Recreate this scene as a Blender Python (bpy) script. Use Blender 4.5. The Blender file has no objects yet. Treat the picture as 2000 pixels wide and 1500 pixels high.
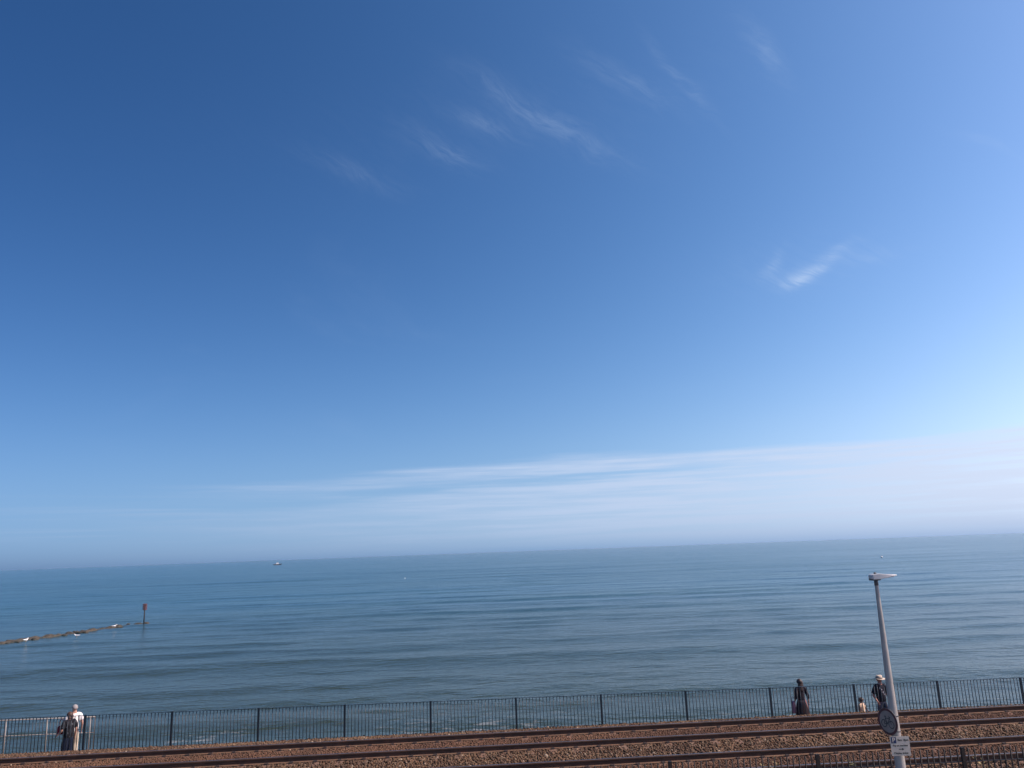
import bpy, bmesh, math, random
import numpy as np
from mathutils import Vector, Matrix, noise as mnoise

random.seed(11)
rng = np.random.default_rng(7)
scene = bpy.context.scene
COL = scene.collection
R = math.radians

# ------------------------------------------------------------------ camera
CAM_Z = 5.6                      # a first-floor window above the road (road level z = 0)
PITCH, ROLL = R(12.27), R(2.09)
FPX = 1500.0                     # focal length in photograph pixels (2000 wide)
cam = bpy.data.cameras.new('camera')
cam.sensor_width = 36.0
cam.lens = 36.0 * FPX / 2000.0
cam.clip_start = 0.1
cam.clip_end = 120000.0
camo = bpy.data.objects.new('camera', cam)
COL.objects.link(camo)
fw = Vector((0, math.cos(PITCH), math.sin(PITCH)))
u0 = Vector((0, -math.sin(PITCH), math.cos(PITCH)))
r0 = Vector((1, 0, 0))
rx = r0 * math.cos(ROLL) - u0 * math.sin(ROLL)
ux = r0 * math.sin(ROLL) + u0 * math.cos(ROLL)
camo.matrix_world = Matrix(((rx.x, ux.x, -fw.x, 0), (rx.y, ux.y, -fw.y, 0), (rx.z, ux.z, -fw.z, CAM_Z), (0, 0, 0, 1)))
scene.camera = camo

def ray(px, py):
    """direction of a photograph pixel, used at build time to survey where things stand"""
    return fw + rx * ((px - 1000) / FPX) + ux * (-(py - 750) / FPX)
def at_y(px, py, y):
    d = ray(px, py); t = y / d.y
    return Vector((d.x * t, y, CAM_Z + d.z * t))
def at_z(px, py, z):
    d = ray(px, py); t = (z - CAM_Z) / d.z
    return Vector((d.x * t, d.y * t, z))
def azel(px, py):
    d = ray(px, py).normalized()
    return math.atan2(d.x, d.y), math.asin(d.z)

# ------------------------------------------------------------------ light, sky, exposure
SUN_AZ, SUN_EL = R(96), R(48)    # azimuth clockwise from +Y (out to sea)
sun = bpy.data.lights.new('sun', 'SUN')
sun.energy = 4.8
sun.angle = R(0.53)
sun.color = (1.0, 0.95, 0.87)
suno = bpy.data.objects.new('sun', sun)
COL.objects.link(suno)
sdir = Vector((math.sin(SUN_AZ) * math.cos(SUN_EL), math.cos(SUN_AZ) * math.cos(SUN_EL), math.sin(SUN_EL)))
suno.rotation_euler = sdir.to_track_quat('Z', 'Y').to_euler()

vs = scene.view_settings
vs.view_transform = 'Standard'
vs.look = 'None'
vs.exposure = 0.0
vs.gamma = 1.0
vs.use_curve_mapping = False
scene.render.film_transparent = False
scene.cycles.use_denoising = True
scene.cycles.max_bounces = 4
scene.cycles.volume_bounces = 0
scene.cycles.use_adaptive_sampling = True
scene.cycles.adaptive_threshold = 0.02
scene.cycles.caustics_reflective = False
scene.cycles.caustics_refractive = False

class NT:
    """small helper to write node maths"""
    def __init__(self, tree):
        self.t = tree; self.n = tree.nodes; self.l = tree.links
    def node(self, typ, **kw):
        n = self.n.new(typ)
        for k, v in kw.items(): setattr(n, k, v)
        return n
    def put(self, sock, v):
        if v is None: return
        if hasattr(v, 'is_output'): self.l.new(v, sock)
        else: sock.default_value = v
    def m(self, op, a, b=None, c=None, clamp=False):
        n = self.n.new('ShaderNodeMath'); n.operation = op; n.use_clamp = clamp
        for i, v in enumerate((a, b, c)): self.put(n.inputs[i], v)
        return n.outputs[0]
    def vm(self, op, a, b=None):
        n = self.n.new('ShaderNodeVectorMath'); n.operation = op
        self.put(n.inputs[0], a); self.put(n.inputs[1], b)
        return n.outputs[0]
    def comb(self, x, y, z):
        n = self.n.new('ShaderNodeCombineXYZ')
        for i, v in enumerate((x, y, z)): self.put(n.inputs[i], v)
        return n.outputs[0]
    def sep(self, v):
        n = self.n.new('ShaderNodeSeparateXYZ'); self.l.new(v, n.inputs[0]); return n.outputs
    def noise(self, vec, scale=1.0, detail=3.0, rough=0.5, dist=0.0):
        n = self.n.new('ShaderNodeTexNoise')
        self.put(n.inputs['Vector'], vec); n.inputs['Scale'].default_value = scale
        n.inputs['Detail'].default_value = detail; n.inputs['Roughness'].default_value = rough
        n.inputs['Distortion'].default_value = dist
        return n.outputs[0]
    def smooth(self, v, lo, hi, a=0.0, b=1.0):
        n = self.n.new('ShaderNodeMapRange'); n.interpolation_type = 'SMOOTHSTEP'
        self.put(n.inputs[0], v); self.put(n.inputs[1], lo); self.put(n.inputs[2], hi)
        n.inputs[3].default_value = a; n.inputs[4].default_value = b
        return n.outputs[0]
    def lin(self, v, lo, hi, a=0.0, b=1.0):
        n = self.n.new('ShaderNodeMapRange'); n.interpolation_type = 'LINEAR'
        self.put(n.inputs[0], v); n.inputs[1].default_value = lo; n.inputs[2].default_value = hi
        n.inputs[3].default_value = a; n.inputs[4].default_value = b
        return n.outputs[0]
    def mix(self, f, a, b, typ='MIX'):
        n = self.n.new('ShaderNodeMix'); n.data_type = 'RGBA'; n.blend_type = typ
        self.put(n.inputs[0], f)
        for s, v in ((n.inputs[6], a), (n.inputs[7], b)):
            if isinstance(v, tuple) and len(v) == 3: v = v + (1,)
            self.put(s, v)
        return n.outputs[2]
    def ramp(self, f, stops):
        n = self.n.new('ShaderNodeValToRGB'); self.put(n.inputs[0], f)
        cr = n.color_ramp
        while len(cr.elements) < len(stops): cr.elements.new(0.5)
        for e, (p, c) in zip(cr.elements, stops):
            e.position = p; e.color = (*c, 1) if len(c) == 3 else c
        return n.outputs[0]

SKY_STRENGTH = 0.1
def build_world():
    w = bpy.data.worlds.new('World'); scene.world = w; w.use_nodes = True
    w.cycles.sampling_method = 'MANUAL'; w.cycles.sample_map_resolution = 512
    nt = w.node_tree; nt.nodes.clear(); k = NT(nt)
    out = k.node('ShaderNodeOutputWorld'); bg = k.node('ShaderNodeBackground')
    sky = k.node('ShaderNodeTexSky', sky_type='NISHITA')
    sky.sun_disc = False
    sky.sun_elevation = SUN_EL; sky.sun_rotation = SUN_AZ
    sky.altitude = 0; sky.air_density = 1.0; sky.dust_density = 0.6; sky.ozone_density = 3.0
    d = k.node('ShaderNodeTexCoord').outputs['Generated']
    x, y, z = k.sep(d)
    # the sea air swallows the last few degrees of clear sky: the blue stays as it is some degrees up
    zz = k.m('SQRT', k.m('ADD', k.m('MULTIPLY', z, z), 0.118 ** 2))
    k.l.new(k.vm('NORMALIZE', k.comb(x, y, zz)), sky.inputs[0])
    el = k.m('ARCSINE', z)
    az = k.m('ARCTAN2', x, y)
    col = sky.outputs[0]
    # the camera's rendering of the clear blue: per-channel contrast, and forward scatter towards the sun
    sp = k.node('ShaderNodeSeparateColor'); k.l.new(col, sp.inputs[0])
    dot = k.node('ShaderNodeVectorMath', operation='DOT_PRODUCT'); k.l.new(d, dot.inputs[0]); dot.inputs[1].default_value = sdir
    cg = dot.outputs['Value']
    cc = k.node('ShaderNodeCombineColor')
    for i, (ga, gg, gs) in enumerate(GRADE):
        v = k.m('POWER', k.m('MULTIPLY', sp.outputs[i], SKY_STRENGTH), gg)
        k.l.new(k.m('MULTIPLY', v, k.m('EXPONENT', k.m('ADD', k.m('MULTIPLY', cg, gs), ga))), cc.inputs[i])
    col = cc.outputs[0]
    # ---- low haze bank over the sea: follows the clear sky's own brightness round the compass
    # ---- thin stratus band over the horizon, thicker towards the sun
    ae = k.comb(k.m('MULTIPLY', az, 2.2), k.m('MULTIPLY', el, 40.0), 0.0)
    n1 = k.noise(ae, 1.6, 5, 0.55)
    n2 = k.noise(k.comb(k.m('MULTIPLY', az, 5.0), k.m('MULTIPLY', el, 120.0), 3.0), 1.0, 4, 0.6)
    top = k.m('ADD', k.smooth(az, -0.45, 0.10, 0.090, 0.117), k.m('MULTIPLY', k.m('SUBTRACT', n1, 0.5), 0.026))
    up = k.m('SUBTRACT', top, el)
    edge = k.smooth(up, -0.003, 0.011)
    fade = k.smooth(k.m('ADD', az, k.m('MULTIPLY', k.m('SUBTRACT', n1, 0.5), 0.9)), -0.60, 0.10)
    gq = k.m('DIVIDE', k.m('SUBTRACT', up, 0.026), 0.0075)
    gapm = k.m('MULTIPLY', k.m('EXPONENT', k.m('MULTIPLY', k.m('MULTIPLY', gq, gq), -1.0)), k.smooth(az, 0.42, 0.12))
    gap = k.m('SUBTRACT', 1.0, k.m('MULTIPLY', gapm, k.smooth(n2, 0.30, 0.60, 0.35, 0.95)))
    gap = k.m('MULTIPLY', gap, k.smooth(n2, 0.64, 0.38, 0.50, 1.0))
    strat = k.m('MULTIPLY', k.m('MULTIPLY', edge, fade), gap)
    warm = k.lin(az, -0.65, 0.7)
    cloudcol = k.ramp(warm, CLOUD)
    col = k.mix(k.m('MULTIPLY', strat, 0.88), col, cloudcol)
    hz = k.m('POWER', 2.71828, k.m('MULTIPLY', k.m('MAXIMUM', el, 0.0), -1.0 / R(HAZE_EL)))
    col = k.mix(k.m('MULTIPLY', hz, 0.80), col, k.ramp(warm, HAZE))
    # thin bright streaks low in the haze
    n3 = k.noise(k.comb(k.m('MULTIPLY', az, 2.6), k.m('MULTIPLY', el, 150.0), 11.0), 1.0, 3, 0.5)
    lowwin = k.m('MULTIPLY', k.smooth(el, R(0.9), R(2.0)), k.smooth(el, R(5.0), R(3.2)))
    col = k.mix(k.m('MULTIPLY', k.m('MULTIPLY', k.smooth(n3, 0.54, 0.70), lowwin), 0.22), col, cloudcol)
    hz2 = k.m('EXPONENT', k.m('MULTIPLY', k.m('MAXIMUM', el, 0.0), -1.0 / R(0.75)))
    col = k.mix(k.m('MULTIPLY', hz2, 0.9), col, k.ramp(warm, HAZE_LOW))
    # ---- cirrus wisps, each at its own place in the sky
    wn = k.noise(k.comb(k.m('MULTIPLY', az, 9.0), k.m('MULTIPLY', el, 9.0), 0.0), 1.0, 3, 0.5)
    wn2 = k.noise(k.comb(k.m('MULTIPLY', az, 9.0), k.m('MULTIPLY', el, 9.0), 7.3), 1.0, 3, 0.5)
    azd = k.m('ADD', az, k.m('MULTIPLY', k.m('SUBTRACT', wn, 0.5), 0.05))
    eld = k.m('ADD', el, k.m('MULTIPLY', k.m('SUBTRACT', wn2, 0.5), 0.05))
    total = None
    for (cx, cy, ang, hl, hw, s) in WISPS:
        a0, e0 = azel(cx, cy)
        ca, sa = math.cos(R(ang)), math.sin(R(ang))
        a1, e1 = azel(cx + ca * 20, cy - sa * 20)
        ux_, uy_ = (a1 - a0), (e1 - e0); L = math.hypot(ux_, uy_); ux_ /= L; uy_ /= L
        px_ = L / 20.0
        da = k.m('SUBTRACT', azd, a0); de = k.m('SUBTRACT', eld, e0)
        u = k.m('ADD', k.m('MULTIPLY', da, ux_), k.m('MULTIPLY', de, uy_))
        v = k.m('SUBTRACT', k.m('MULTIPLY', de, ux_), k.m('MULTIPLY', da, uy_))
        q = k.m('ADD', k.m('POWER', k.m('ABSOLUTE', k.m('DIVIDE', u, hl * px_)), 2.0), k.m('POWER', k.m('ABSOLUTE', k.m('DIVIDE', v, hw * px_)), 2.0))
        g = k.m('POWER', 2.71828, k.m('MULTIPLY', q, -1.0))
        g = k.m('MULTIPLY', g, s)
        total = g if total is None else k.m('ADD', total, g)
    fu = k.m('ADD', k.m('MULTIPLY', azd, 0.87), k.m('MULTIPLY', eld, -0.50)); fv = k.m('ADD', k.m('MULTIPLY', azd, 0.50), k.m('MULTIPLY', eld, 0.87))
    fib = k.noise(k.comb(k.m('MULTIPLY', fu, 22.0), k.m('MULTIPLY', fv, 120.0), 0.0), 1.0, 6, 0.68, 0.3)
    total = k.m('MULTIPLY', total, k.smooth(fib, 0.28, 0.74, 0.12, 1.15))
    # faint veil everywhere in the upper sky so that it goes on outside the frame
    pv = k.comb(k.m('DIVIDE', x, k.m('ADD', k.m('MAXIMUM', z, 0.0), 0.12)), k.m('DIVIDE', y, k.m('ADD', k.m('MAXIMUM', z, 0.0), 0.12)), 0.0)
    veil = k.smooth(k.noise(pv, 0.9, 6, 0.6, 0.8), 0.52, 0.80)
    total = k.m('ADD', total, k.m('MULTIPLY', k.m('MULTIPLY', veil, k.smooth(el, 0.05, 0.3)), 0.05))
    col = k.mix(k.m('MINIMUM', total, 0.6), col, (0.58, 0.72, 0.95))
    k.l.new(col, bg.inputs[0])
    bg.inputs[1].default_value = 1.0
    k.l.new(bg.outputs[0], out.inputs[0])

GRADE = ((1.577, 2.126, 1.232), (0.845, 1.699, 0.846), (0.673, 1.56, 0.524))
HAZE_EL = 2.2
CLOUD = [(0.0, (0.33, 0.48, 0.72)), (0.5, (0.54, 0.66, 0.88)), (1.0, (0.72, 0.79, 0.97))]
HAZE = [(0.0, (0.205, 0.325, 0.53)), (0.5, (0.35, 0.49, 0.70)), (1.0, (0.56, 0.66, 0.87))]
HAZE_LOW = [(0.0, (0.145, 0.250, 0.44)), (0.5, (0.225, 0.370, 0.60)), (1.0, (0.40, 0.53, 0.78))]
WISPS = [(1060, 225, 10, 520, 80, 0.011), (1560, 520, 5, 190, 60, 0.034), (1070, 238, -27, 143, 18.4, 0.131), (945, 243, -22, 68, 13.0, 0.089), (865, 296, -28, 72, 19.4, 0.095), (690, 335, -20, 88, 17.3, 0.06), (1225, 158, -28, 93, 17.3, 0.084), (1338, 158, -48, 90, 11.9, 0.084), (1490, 102, -46, 63, 21.6, 0.107), (1562, 534, 30, 39, 14.1, 0.32), (1612, 506, 26, 57, 13.0, 0.266), (1512, 512, 50, 30, 10.8, 0.161), (1530, 540, 0, 44, 17.3, 0.124), (1925, 295, -24, 66, 10.8, 0.06), (1700, 500, 10, 66, 15.1, 0.088)]
build_world()

# ------------------------------------------------------------------ mesh helpers
class MB:
    def __init__(self): self.v = []; self.f = []; self.m = []
    def add(self, vs, fs, mi=0):
        o = len(self.v); self.v += [tuple(p) for p in vs]
        self.f += [tuple(i + o for i in q) for q in fs]; self.m += [mi] * len(fs); return self
    def box(self, c, s, mi=0, rot=None):
        vs = []
        for dx in (-.5, .5):
            for dy in (-.5, .5):
                for dz in (-.5, .5):
                    p = Vector((dx * s[0], dy * s[1], dz * s[2]))
                    if rot is not None: p = rot @ p
                    vs.append(p + Vector(c))
        return self.add(vs, [(0, 1, 3, 2), (4, 6, 7, 5), (0, 4, 5, 1), (2, 3, 7, 6), (0, 2, 6, 4), (1, 5, 7, 3)], mi)
    def tube(self, pts, rad, n=10, mi=0, cap=True):
        pts = [Vector(p) for p in pts]
        if not hasattr(rad, '__len__'): rad = [rad] * len(pts)
        rings = []
        for i, p in enumerate(pts):
            t = (pts[min(i + 1, len(pts) - 1)] - pts[max(i - 1, 0)]).normalized()
            a = Vector((1, 0, 0)) if abs(t.x) < 0.9 else Vector((0, 1, 0))
            e1 = t.cross(a).normalized(); e2 = t.cross(e1)
            rings.append([p + (e1 * math.cos(2 * math.pi * j / n) + e2 * math.sin(2 * math.pi * j / n)) * rad[i] for j in range(n)])
        return self.loft(rings, mi, cap)
    def loft(self, rings, mi=0, cap=True):
        n = len(rings[0]); vs = [p for r in rings for p in r]; fs = []
        for i in range(len(rings) - 1):
            for j in range(n):
                fs.append((i * n + j, i * n + (j + 1) % n, (i + 1) * n + (j + 1) % n, (i + 1) * n + j))
        if cap:
            fs.append(tuple(range(n))[::-1]); fs.append(tuple((len(rings) - 1) * n + j for j in range(n)))
        return self.add(vs, fs, mi)
    def ell(self, c, s, nu=12, nv=8, mi=0, fn=None):
        rings = []
        c = Vector(c)
        for i in range(1, nv):
            th = math.pi * i / nv
            ring = []
            for j in range(nu):
                ph = 2 * math.pi * j / nu
                p = Vector((math.sin(th) * math.cos(ph), math.sin(th) * math.sin(ph), -math.cos(th)))
                if fn: p = p * fn(p)
                ring.append(c + Vector((p.x * s[0], p.y * s[1], p.z * s[2])))
            rings.append(ring)
        return self.loft(rings, mi, True)
    def mesh(self, name, mats, smooth=False):
        me = bpy.data.meshes.new(name); me.from_pydata(self.v, [], self.f)
        for m in (mats if isinstance(mats, (list, tuple)) else [mats]): me.materials.append(m)
        me.polygons.foreach_set('material_index', self.m)
        if smooth: me.polygons.foreach_set('use_smooth', [True] * len(self.f))
        bm = bmesh.new(); bm.from_mesh(me); bmesh.ops.recalc_face_normals(bm, faces=bm.faces); bm.to_mesh(me); bm.free()
        me.update(); return me

def link(name, me, parent=None, loc=None, rot=None):
    o = bpy.data.objects.new(name, me); COL.objects.link(o)
    if parent is not None: o.parent = parent
    if loc is not None: o.location = loc
    if rot is not None: o.rotation_euler = rot
    return o
def build(name, mb, mats, parent=None, smooth=False, loc=None, rot=None):
    return link(name, mb.mesh(name, mats, smooth), parent, loc, rot)
def empty(name, loc=(0, 0, 0), rz=0.0):
    o = bpy.data.objects.new(name, None); o.empty_display_size = 0.2
    COL.objects.link(o); o.location = loc; o.rotation_euler = (0, 0, rz); return o
def tag(o, label=None, cat=None, group=None, kind=None):
    if label: o['label'] = label
    if cat: o['category'] = cat
    if group: o['group'] = group
    if kind: o['kind'] = kind
    return o
def bevel(o, w=0.005, seg=2):
    m = o.modifiers.new('bevel', 'BEVEL'); m.width = w; m.segments = seg; m.limit_method = 'ANGLE'; return o

# ------------------------------------------------------------------ materials
def pmat(name, col, rough=0.6, metal=0.0, var=0.0, vscale=8.0, bump=0.0, bscale=30.0, col2=None, spec=0.5):
    m = bpy.data.materials.new(name); m.use_nodes = True
    k = NT(m.node_tree); b = k.n['Principled BSDF']
    b.inputs['Roughness'].default_value = rough; b.inputs['Metallic'].default_value = metal
    b.inputs['Specular IOR Level'].default_value = spec
    co = k.node('ShaderNodeTexCoord').outputs['Object']
    if var > 0 or col2:
        n = k.noise(co, vscale, 5, 0.6)
        c2 = col2 if col2 else tuple(c * (1 - var) for c in col)
        k.l.new(k.mix(k.smooth(n, 0.35, 0.65), col, c2), b.inputs['Base Color'])
    else:
        b.inputs['Base Color'].default_value = (*col, 1)
    if bump > 0:
        bn = k.node('ShaderNodeBump'); bn.inputs['Strength'].default_value = bump; bn.inputs['Distance'].default_value = 0.01
        k.l.new(k.noise(co, bscale, 4, 0.6), bn.inputs['Height']); k.l.new(bn.outputs[0], b.inputs['Normal'])
    return m

def water_material():
    m = bpy.data.materials.new('sea_water'); m.use_nodes = True
    k = NT(m.node_tree); b = k.n['Principled BSDF']
    pos = k.node('ShaderNodeNewGeometry').outputs['Position']
    x, y, z = k.sep(pos)
    # big slow patches: wind-ruffled water and slicks, drawn out along the shore
    patch = k.noise(k.comb(k.m('MULTIPLY', x, 0.006), k.m('MULTIPLY', y, 0.030), 0.0), 1.0, 4, 0.55, 0.4)
    patch2 = k.noise(k.comb(k.m('MULTIPLY', x, 0.0012), k.m('MULTIPLY', y, 0.0045), 5.0), 1.0, 4, 0.6)
    pm = k.m('ADD', k.m('MULTIPLY', k.smooth(patch, 0.36, 0.64), 0.6), k.m('MULTIPLY', k.smooth(patch2, 0.36, 0.64), 0.4))
    # chop and ripples (relief)
    c1 = k.noise(k.comb(k.m('MULTIPLY', x, 0.30), k.m('MULTIPLY', y, 0.62), 0.0), 1.0, 3, 0.55, 0.3)
    c2 = k.noise(k.comb(k.m('MULTIPLY', x, 1.2), k.m('MULTIPLY', y, 2.1), 0.0), 1.0, 3, 0.6, 0.3)
    c3 = k.noise(k.comb(k.m('MULTIPLY', x, 4.0), k.m('MULTIPLY', y, 6.0), 0.0), 1.0, 2, 0.5)
    h = k.m('ADD', k.m('ADD', k.m('MULTIPLY', c1, 0.30), k.m('MULTIPLY', c2, 0.115)), k.m('MULTIPLY', c3, 0.016))
    bn = k.node('ShaderNodeBump'); bn.inputs['Distance'].default_value = 1.0
    k.l.new(h, bn.inputs['Height'])
    k.l.new(k.lin(pm, 0.0, 1.0, 0.55, 1.0), bn.inputs['Strength'])
    k.l.new(bn.outputs[0], b.inputs['Normal'])
    # shallow silty water near the wall, clearer further out, weed and sand patches below
    sh = k.smooth(y, 30.0, 190.0)
    deep = k.mix(k.smooth(k.noise(k.comb(k.m('MULTIPLY', x, 0.02), k.m('MULTIPLY', y, 0.05), 9.0), 1.0, 3, 0.5), 0.35, 0.65), (0.009, 0.052, 0.078), (0.016, 0.060, 0.070))
    base = k.mix(sh, (0.028, 0.040, 0.022), deep)
    # scraps of foam washed off the sea wall
    fm = k.noise(k.comb(k.m('MULTIPLY', x, 0.8), k.m('MULTIPLY', y, 1.4), 2.0), 1.0, 6, 0.7, 0.5)
    fbig = k.noise(k.comb(k.m('MULTIPLY', x, 0.14), k.m('MULTIPLY', y, 0.10), 4.0), 1.0, 2, 0.5)
    near = k.smooth(y, 47.0, 33.0)
    foam = k.m('MULTIPLY', k.smooth(fm, 0.52, 0.66), k.m('MULTIPLY', near, k.smooth(fbig, 0.45, 0.62)))
    base = k.mix(k.m('MULTIPLY', foam, 0.8), base, (0.70, 0.72, 0.72))
    k.l.new(base, b.inputs['Base Color'])
    b.inputs['IOR'].default_value = 1.333
    b.inputs['Specular IOR Level'].default_value = 0.45
    k.l.new(k.m('ADD', k.m('MULTIPLY', foam, 0.6), k.smooth(y, 40.0, 600.0, 0.20, 0.195)), b.inputs['Roughness'])
    return m

def stone_material(name, cols, var=1.0):
    m = bpy.data.materials.new(name); m.use_nodes = True
    k = NT(m.node_tree); b = k.n['Principled BSDF']
    g = k.node('ShaderNodeNewGeometry')
    c = k.ramp(g.outputs['Random Per Island'], cols)
    big = k.noise(g.outputs['Position'], 0.5, 4, 0.6)
    c = k.mix(k.smooth(big, 0.35, 0.65), k.mix(1.0, c, (1.0, 0.97, 0.92), 'MULTIPLY'), k.mix(1.0, c, (0.62, 0.57, 0.56), 'MULTIPLY'))
    k.l.new(c, b.inputs['Base Color']); b.inputs['Roughness'].default_value = 0.9
    return m

M = {}
M['water'] = water_material()
M['ballast'] = stone_material('ballast_stone', [(0.0, (0.050, 0.026, 0.013)), (0.3, (0.105, 0.058, 0.028)), (0.6, (0.150, 0.090, 0.046)), (0.85, (0.095, 0.058, 0.036)), (0.97, (0.22, 0.155, 0.095)), (1.0, (0.38, 0.31, 0.23))])
M['crib'] = stone_material('dusty_crib_stone', [(0.0, (0.105, 0.053, 0.028)), (0.5, (0.142, 0.076, 0.042)), (1.0, (0.122, 0.063, 0.034))])
M['bed'] = pmat('bed_grit', (0.075, 0.045, 0.032), 0.95, var=0.4, vscale=3, bump=0.6, bscale=20)
M['sleeper'] = pmat('sleeper_concrete', (0.165, 0.098, 0.066), 0.9, col2=(0.13, 0.075, 0.05), vscale=3, bump=0.3)
M['rail'] = pmat('rail_rust', (0.062, 0.036, 0.024), 0.9, col2=(0.090, 0.048, 0.030), vscale=2.5)
M['railfoot'] = pmat('rail_foot_rust', (0.16, 0.09, 0.052), 0.85, col2=(0.11, 0.06, 0.036), vscale=4)
M['railhead'] = pmat('rail_head_steel', (0.27, 0.25, 0.24), 0.42, metal=1.0, col2=(0.18, 0.15, 0.13), vscale=1.5)
M['clip'] = pmat('fastening_steel', (0.055, 0.04, 0.036), 0.7)
M['fence'] = pmat('fence_paint', (0.012, 0.022, 0.032), 0.45, col2=(0.020, 0.026, 0.030), vscale=1.2)
M['fence2'] = pmat('fence_paint_worn', (0.012, 0.013, 0.014), 0.7, col2=(0.026, 0.017, 0.013), vscale=3.0, spec=0.3)
M['galv'] = pmat('galvanised_steel', (0.30, 0.285, 0.26), 0.6, metal=0.2, col2=(0.24, 0.20, 0.17), vscale=5)
M['concrete'] = pmat('concrete', (0.34, 0.31, 0.27), 0.9, col2=(0.25, 0.23, 0.20), vscale=1.2, bump=0.3)
M['asphalt'] = pmat('asphalt', (0.05, 0.05, 0.052), 0.9, col2=(0.065, 0.063, 0.06), vscale=2, bump=0.4, bscale=60)
M['paving'] = pmat('paving', (0.24, 0.22, 0.20), 0.9, col2=(0.19, 0.175, 0.16), vscale=1.5, bump=0.3)
M['white_paint'] = pmat('white_paint', (0.75, 0.74, 0.70), 0.7)
M['lamp_grey'] = pmat('lamp_grey', (0.36, 0.34, 0.31), 0.30, col2=(0.30, 0.285, 0.26), vscale=4)
M['lamp_head'] = pmat('lamp_head_alu', (0.46, 0.455, 0.45), 0.4)
M['lamp_dark'] = pmat('lamp_dark', (0.07, 0.075, 0.085), 0.5)
M['glass'] = pmat('lamp_glass', (0.30, 0.32, 0.34), 0.1)
M['sign_white'] = pmat('sign_white', (0.60, 0.53, 0.43), 0.5, col2=(0.52, 0.46, 0.37), vscale=6)
M['sign_blue'] = pmat('sign_blue', (0.015, 0.03, 0.09), 0.4)
M['sign_black'] = pmat('sign_black', (0.012, 0.012, 0.014), 0.5)
M['sign_red'] = pmat('sign_red', (0.10, 0.032, 0.030), 0.6, col2=(0.07, 0.030, 0.028), vscale=8)
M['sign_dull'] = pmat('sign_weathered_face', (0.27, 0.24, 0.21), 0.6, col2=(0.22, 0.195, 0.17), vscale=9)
M['figure_grey'] = pmat('sign_faded_black', (0.05, 0.048, 0.045), 0.6)
M['sign_back'] = pmat('sign_back_grey', (0.20, 0.20, 0.20), 0.6)
M['rock'] = pmat('weedy_rock', (0.062, 0.050, 0.034), 0.75, col2=(0.030, 0.030, 0.022), vscale=0.7, bump=0.5, bscale=4)
M['black_pole'] = pmat('beacon_pole', (0.020, 0.020, 0.022), 0.6)
M['red_paint'] = pmat('beacon_red', (0.15, 0.055, 0.055), 0.8)
M['gull_white'] = pmat('gull_white', (0.80, 0.80, 0.78), 0.8)
M['gull_grey'] = pmat('gull_grey', (0.42, 0.44, 0.47), 0.8)
M['gull_beak'] = pmat('gull_beak', (0.60, 0.38, 0.06), 0.5)
M['hull'] = pmat('boat_hull', (0.018, 0.03, 0.055), 0.3)
M['boat_white'] = pmat('boat_white', (0.80, 0.80, 0.80), 0.3)
M['boat_glass'] = pmat('boat_glass', (0.02, 0.025, 0.03), 0.1)
M['leaf'] = pmat('weed_leaf', (0.085, 0.105, 0.035), 0.6, col2=(0.16, 0.13, 0.04), vscale=6)
M['leaf_dry'] = pmat('weed_dry', (0.26, 0.19, 0.07), 0.7, col2=(0.18, 0.14, 0.05), vscale=6)

# ------------------------------------------------------------------ the lie of the land
SEA_Z = -3.0
SL = math.atan(0.069)                       # the tracks run slightly out to sea on the right
TD = Vector((math.cos(SL), math.sin(SL), 0)); TN = Vector((-math.sin(SL), math.cos(SL), 0))
T0 = Vector((0, 24.55, 0))                  # on the seaward rail
RAIL_OFF = (0.0, -1.505, -3.50, -5.005)
RAIL_TOP = 0.35
def track(s, off, z=0.0):
    p = T0 + TD * s + TN * off
    return Vector((p.x, p.y, z))
FS = 0.0198                                 # slope of the seaward fence
def far_fence_y(x): return 26.37 + FS * x
NS = 0.043                                  # slope of the landward fence
def near_fence_y(x): return 15.15 + NS * x
def bed_h(off):
    off = np.asarray(off, dtype=float)
    h = np.full(off.shape, 0.178)
    h = np.where(off > 0.75, 0.178 - 0.15 * (off - 0.75), h)
    d = -5.005 - off
    h = np.where(d > 0.85, np.maximum(0.0, 0.172 - 0.10 * (d - 0.85)), h)
    crib = ((off < -0.1) & (off > -1.4)) | ((off < -3.6) & (off > -4.9))
    return np.where(crib, 0.178, h)
def off_of(x, y): return (x - T0.x) * TN.x + (y - T0.y) * TN.y

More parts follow.
